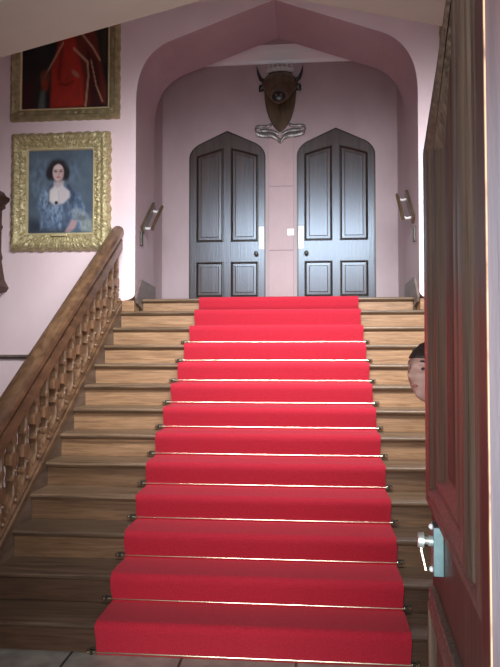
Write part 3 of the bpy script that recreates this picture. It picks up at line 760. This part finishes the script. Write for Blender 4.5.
# rim lock with a drop lever
bm = new(); prism(bm, [(1.955, 1.0), (2.035, 1.0), (2.035, 1.142), (1.955, 1.142)], lambda p, q, t: dp(p, t, q), .0005, .030)
lk = obj('rim_lock', bm, M['steel'], fd, bevel=.002)
bm = new(); A = Vector(dp(1.985, .029, 1.095)); B = Vector(dp(1.985, .072, 1.097)); tube(bm, [A, A.lerp(B, .3), A.lerp(B, .32), A.lerp(B, .6), A.lerp(B, .62), B], [.016, .016, .011, .011, .024, .021], 14); obj('spindle', bm, M['paint_green'], lk, smooth=True, angle=40)
bm = new(); tube(bm, [Vector(dp(1.983, .062, 1.10)), Vector(dp(1.979, .062, 1.07)), Vector(dp(1.972, .056, 1.04)), Vector(dp(1.968, .05, 1.015))], [.012, .008, .0065, .008], 10); obj('lever', bm, M['brass'], lk, smooth=True)
bm = new()
for z in (1.008, 1.134): ball(bm, dp(2.0, .031, z), .009, u=8, v=6)
obj('screw', bm, M['ivory'], lk, smooth=True)

# post of the doorway nearest the camera, with its worn edge
bm = new(); box(bm, .2196, .72, .80, .842, 0, 2.75); box(bm, .42, .72, .842, .95, 0, 2.75); struct('trim_jamb', bm, M['jamb'])
bm = new(); prism(bm, [(.2186, .8035), (.2186, .7995), (.2205, .7992), (.2205, .7999), (.2196, .8035)], XY, 0, 2.75); struct('trim_jamb_edge', bm, M['worn'])
bm = new(); box(bm, -1.05, -.85, .80, .95, 0, 2.75); struct('trim_jamb_far', bm, M['jamb'], bevel=.004)
bm = new(); box(bm, -1.05, .72, .80, .95, 2.75, 2.95); struct('trim_head', bm, M['jamb'], bevel=.004)

# ------------------------------------------------------------------ person peeping round the door
HC = Vector((.488, 2.60, 1.575))
pe = thing('person', 'person with dark hair leaning out from behind the dark front door', 'person', (.70, 2.60, 0))
def skin(verts, edges, rad, sub=1):
    me = bpy.data.meshes.new('tmp'); me.from_pydata(verts, edges, []); o = bpy.data.objects.new('tmp', me); C.objects.link(o)
    sm = o.modifiers.new('s', 'SKIN'); 
    for i, r in enumerate(rad):
        me.skin_vertices[0].data[i].radius = (r, r) if not isinstance(r, tuple) else r
        me.skin_vertices[0].data[i].use_root = (i == 0)
    ss = o.modifiers.new('u', 'SUBSURF'); ss.levels = sub; ss.render_levels = sub
    dg = bpy.context.evaluated_depsgraph_get(); dg.update(); ev = o.evaluated_get(dg); m2 = bpy.data.meshes.new_from_object(ev)
    b = new(); b.from_mesh(m2); bpy.data.objects.remove(o); return b
px, py = .72, 2.60
V = [(px, py, .93), (px - .0, py, 1.10), (px - .02, py, 1.28), (px - .05, py, 1.40), (px - .12, py, 1.46), (px - .18, py, 1.52),
     (px - .04, py - .15, 1.38), (px + .0, py - .19, 1.12), (px - .07, py - .19, .90), (px - .04, py + .15, 1.38), (px + .0, py + .21, 1.12), (px - .05, py + .22, .90),
     (px, py - .09, .85), (px - .01, py - .095, .48), (px + .02, py - .10, .09), (px, py + .09, .85), (px - .01, py + .095, .48), (px + .02, py + .10, .09),
     (px - .10, py - .10, .035), (px - .10, py + .10, .035)]
Ed = [(0, 1), (1, 2), (2, 3), (3, 4), (4, 5), (3, 6), (6, 7), (7, 8), (3, 9), (9, 10), (10, 11), (0, 12), (12, 13), (13, 14), (0, 15), (15, 16), (16, 17), (14, 18), (17, 19)]
Rd = [.12, .105, .12, .09, .05, .05, .05, .04, .028, .05, .04, .028, .085, .055, .038, .085, .055, .038, .03, .03]
body = skin(V, Ed, Rd)
# hands: palm and five bent fingers at each wrist
for hy, hz, hx in ((py - .19, .90, px - .07), (py + .22, .90, px - .05)):
    tube(body, [(hx, hy, hz + .01), (hx - .012, hy, hz - .03), (hx - .018, hy, hz - .085)], [.024, .036, .034], 10)
    for f, (dx, ln) in enumerate(((-.028, .068), (-.010, .078), (.010, .072), (.027, .056))):
        x = hx - .018 + dx; z = hz - .08; tube(body, [(x, hy, z), (x - .004, hy + .004, z - ln * .45), (x - .014, hy + .012, z - ln * .8), (x - .026, hy + .016, z - ln)], [.0095, .009, .0085, .007], 8)
    tube(body, [(hx - .035, hy, hz - .025), (hx - .062, hy + .008, hz - .055), (hx - .068, hy + .012, hz - .085)], [.012, .011, .008], 8)
# head, facing -x turned a little to the camera
yaw = R(38); tilt = R(-6)
def headpt(th, ph, e=0):
    # local: face towards +x
    d = Vector((cos(ph) * cos(th), cos(ph) * sin(th), sin(ph)))
    r = Vector((.098 * d.x, .076 * d.y, .118 * d.z))
    if d.x > 0:
        r.x -= .012 * max(0, -d.z) * (1 - abs(d.z)) ; w = abs(r.y)
        g = lambda cy, cz, sy, sz: math.exp(-((w - cy) / sy) ** 2 - ((r.z - cz) / sz) ** 2)
        if e == 0:
            r.x += .026 * g(0, -.022, .015, .017) + .012 * g(0, .008, .011, .026)      # nose
            r.x -= .015 * g(.031, .010, .015, .011); r.x += .007 * g(.031, .033, .022, .008)  # eye sockets, brow
            r.x += .007 * g(0, -.056, .020, .008) - .005 * g(0, -.046, .02, .004)      # lips
            r.x += .010 * g(0, -.092, .018, .014)                                      # chin
    if d.z < -.2: r.y *= 1 - .28 * (-d.z - .2)
    r = r * (1 + e)
    r = Matrix.Rotation(tilt, 3, 'Y') @ r
    return HC + Matrix.Rotation(pi + yaw, 3, 'Z') @ r
def shell(bm, e, keep, nu=56, nv=44):
    G = {}
    for j in range(nv + 1):
        for i in range(nu):
            th = 2 * pi * i / nu; ph = -pi / 2 + pi * j / nv
            G[i, j] = bm.verts.new(headpt(th, ph, e))
    for j in range(nv):
        for i in range(nu):
            th = 2 * pi * (i + .5) / nu; ph = -pi / 2 + pi * (j + .5) / nv
            if keep(th, ph): bm.faces.new((G[i, j], G[(i + 1) % nu, j], G[(i + 1) % nu, j + 1], G[i, j + 1]))
    bmesh.ops.delete(bm, geom=[v for v in bm.verts if not v.link_faces], context='VERTS')
shell(body, 0, lambda a, b: True)
ax = Matrix.Rotation(pi + yaw, 3, 'Z')
for s in (-1, 1): ball(body, HC + ax @ Vector((-.012, s * .077, -.004)), .03, (.75, .4, 1), 12, 10)
bmesh.ops.remove_doubles(body, verts=body.verts, dist=.0002)
ob = obj('body', body, M['skin'], pe, smooth=True, angle=80)
bm = new(); shell(bm, .075, lambda a, b: (sin(b) > .42 or cos(a) * cos(b) < .05) and sin(b) > -.62 + .5 * max(0, cos(a)))
for v in bm.verts:
    v.co += Vector((noise.noise(v.co * 40), noise.noise(v.co * 40 + Vector((5, 0, 0))), 0)) * .005
for s in (-1, 1):
    tube(bm, [HC + ax @ (Matrix.Rotation(tilt, 3, 'Y') @ Vector((x_, s * y_, z_))) for x_, y_, z_ in ((.090, .014, .031), (.083, .032, .037), (.066, .050, .032))], [.003, .005, .002], 6)
h = obj('hair', bm, M['hair'], pe, smooth=True, angle=80); sd = h.modifiers.new('t', 'SOLIDIFY'); sd.thickness = .012; sd.offset = -1
for s in (-1, 1):
    bm = new(); ball(bm, HC + ax @ (Matrix.Rotation(tilt, 3, 'Y') @ Vector((.073, s * .030, .010))), .0085)
    obj('eye', bm, M['black'], pe, smooth=True)
bm = new(); ball(bm, HC + ax @ (Matrix.Rotation(tilt, 3, 'Y') @ Vector((.078, 0, -.056))), .013, (.9, 1.7, .55)); obj('lips', bm, M['lips'], pe, smooth=True)
j = skin(V[:5] + V[6:12], [(0, 1), (1, 2), (2, 3), (3, 4), (3, 5), (5, 6), (6, 7), (3, 8), (8, 9), (9, 10)], [.14, .125, .138, .10, .058, .064, .052, .04, .064, .052, .04]); obj('jumper', j, M['jumper'], pe, smooth=True, angle=80)
j = skin([V[0], V[12], V[13], V[14], V[15], V[16], V[17]], [(0, 1), (1, 2), (2, 3), (0, 4), (4, 5), (5, 6)], [.145, .10, .072, .055, .10, .072, .055]); obj('trousers', j, M['trousers'], pe, smooth=True, angle=80)
for s in (-1, 1):
    bm = new(); ball(bm, (px - .05, py + s * .10, .045), .05, (2.5, .95, .9), 18, 12)
    for v in bm.verts: v.co.z = max(v.co.z, .001)
    obj('shoe', bm, M['shoe'], pe, smooth=True)

# ------------------------------------------------------------------ light
def area(name, loc, rot, sx, sy, col, power, spread=180):
    l = bpy.data.lights.new(name, 'AREA'); l.shape = 'RECTANGLE'; l.size = sx; l.size_y = sy; l.color = col; l.energy = power; l.spread = R(spread)
    o = bpy.data.objects.new(name, l); C.objects.link(o); o.location = loc; o.rotation_euler = rot; return o
# sky light coming in at the hall window over the lobby arch
area('window_daylight', ((WX0 + WX1) / 2 + .2, 2.95, 4.02), (R(51), 0, 0), 3.2, .8, (.88, .94, 1.0), 165, 99)
# daylight at the open doorway, behind the photographer
area('doorway_daylight', (-.1, -1.6, 1.5), (R(90), 0, 0), 2.6, 2.6, (.95, .97, 1.0), 340)
w = bpy.data.worlds.new('sky'); sc.world = w; w.use_nodes = True
w.node_tree.nodes['Background'].inputs['Color'].default_value = (.62, .76, 1, 1); w.node_tree.nodes['Background'].inputs['Strength'].default_value = .8

# ------------------------------------------------------------------ camera
cam = bpy.data.cameras.new('camera'); co = bpy.data.objects.new('camera', cam); C.objects.link(co)
co.location = (0, 0, 1.65); co.rotation_euler = (R(90) + .0323, 0, .0881)
cam.sensor_fit = 'VERTICAL'; cam.sensor_height = 36; cam.lens = 640 / 667 * 36; cam.clip_start = .05
sc.camera = co
sc.view_settings.view_transform = 'Standard'; sc.view_settings.look = 'None'; sc.view_settings.gamma = 1; sc.view_settings.exposure = 0
sc.cycles.max_bounces = 8; sc.cycles.diffuse_bounces = 5; sc.cycles.use_denoising = True
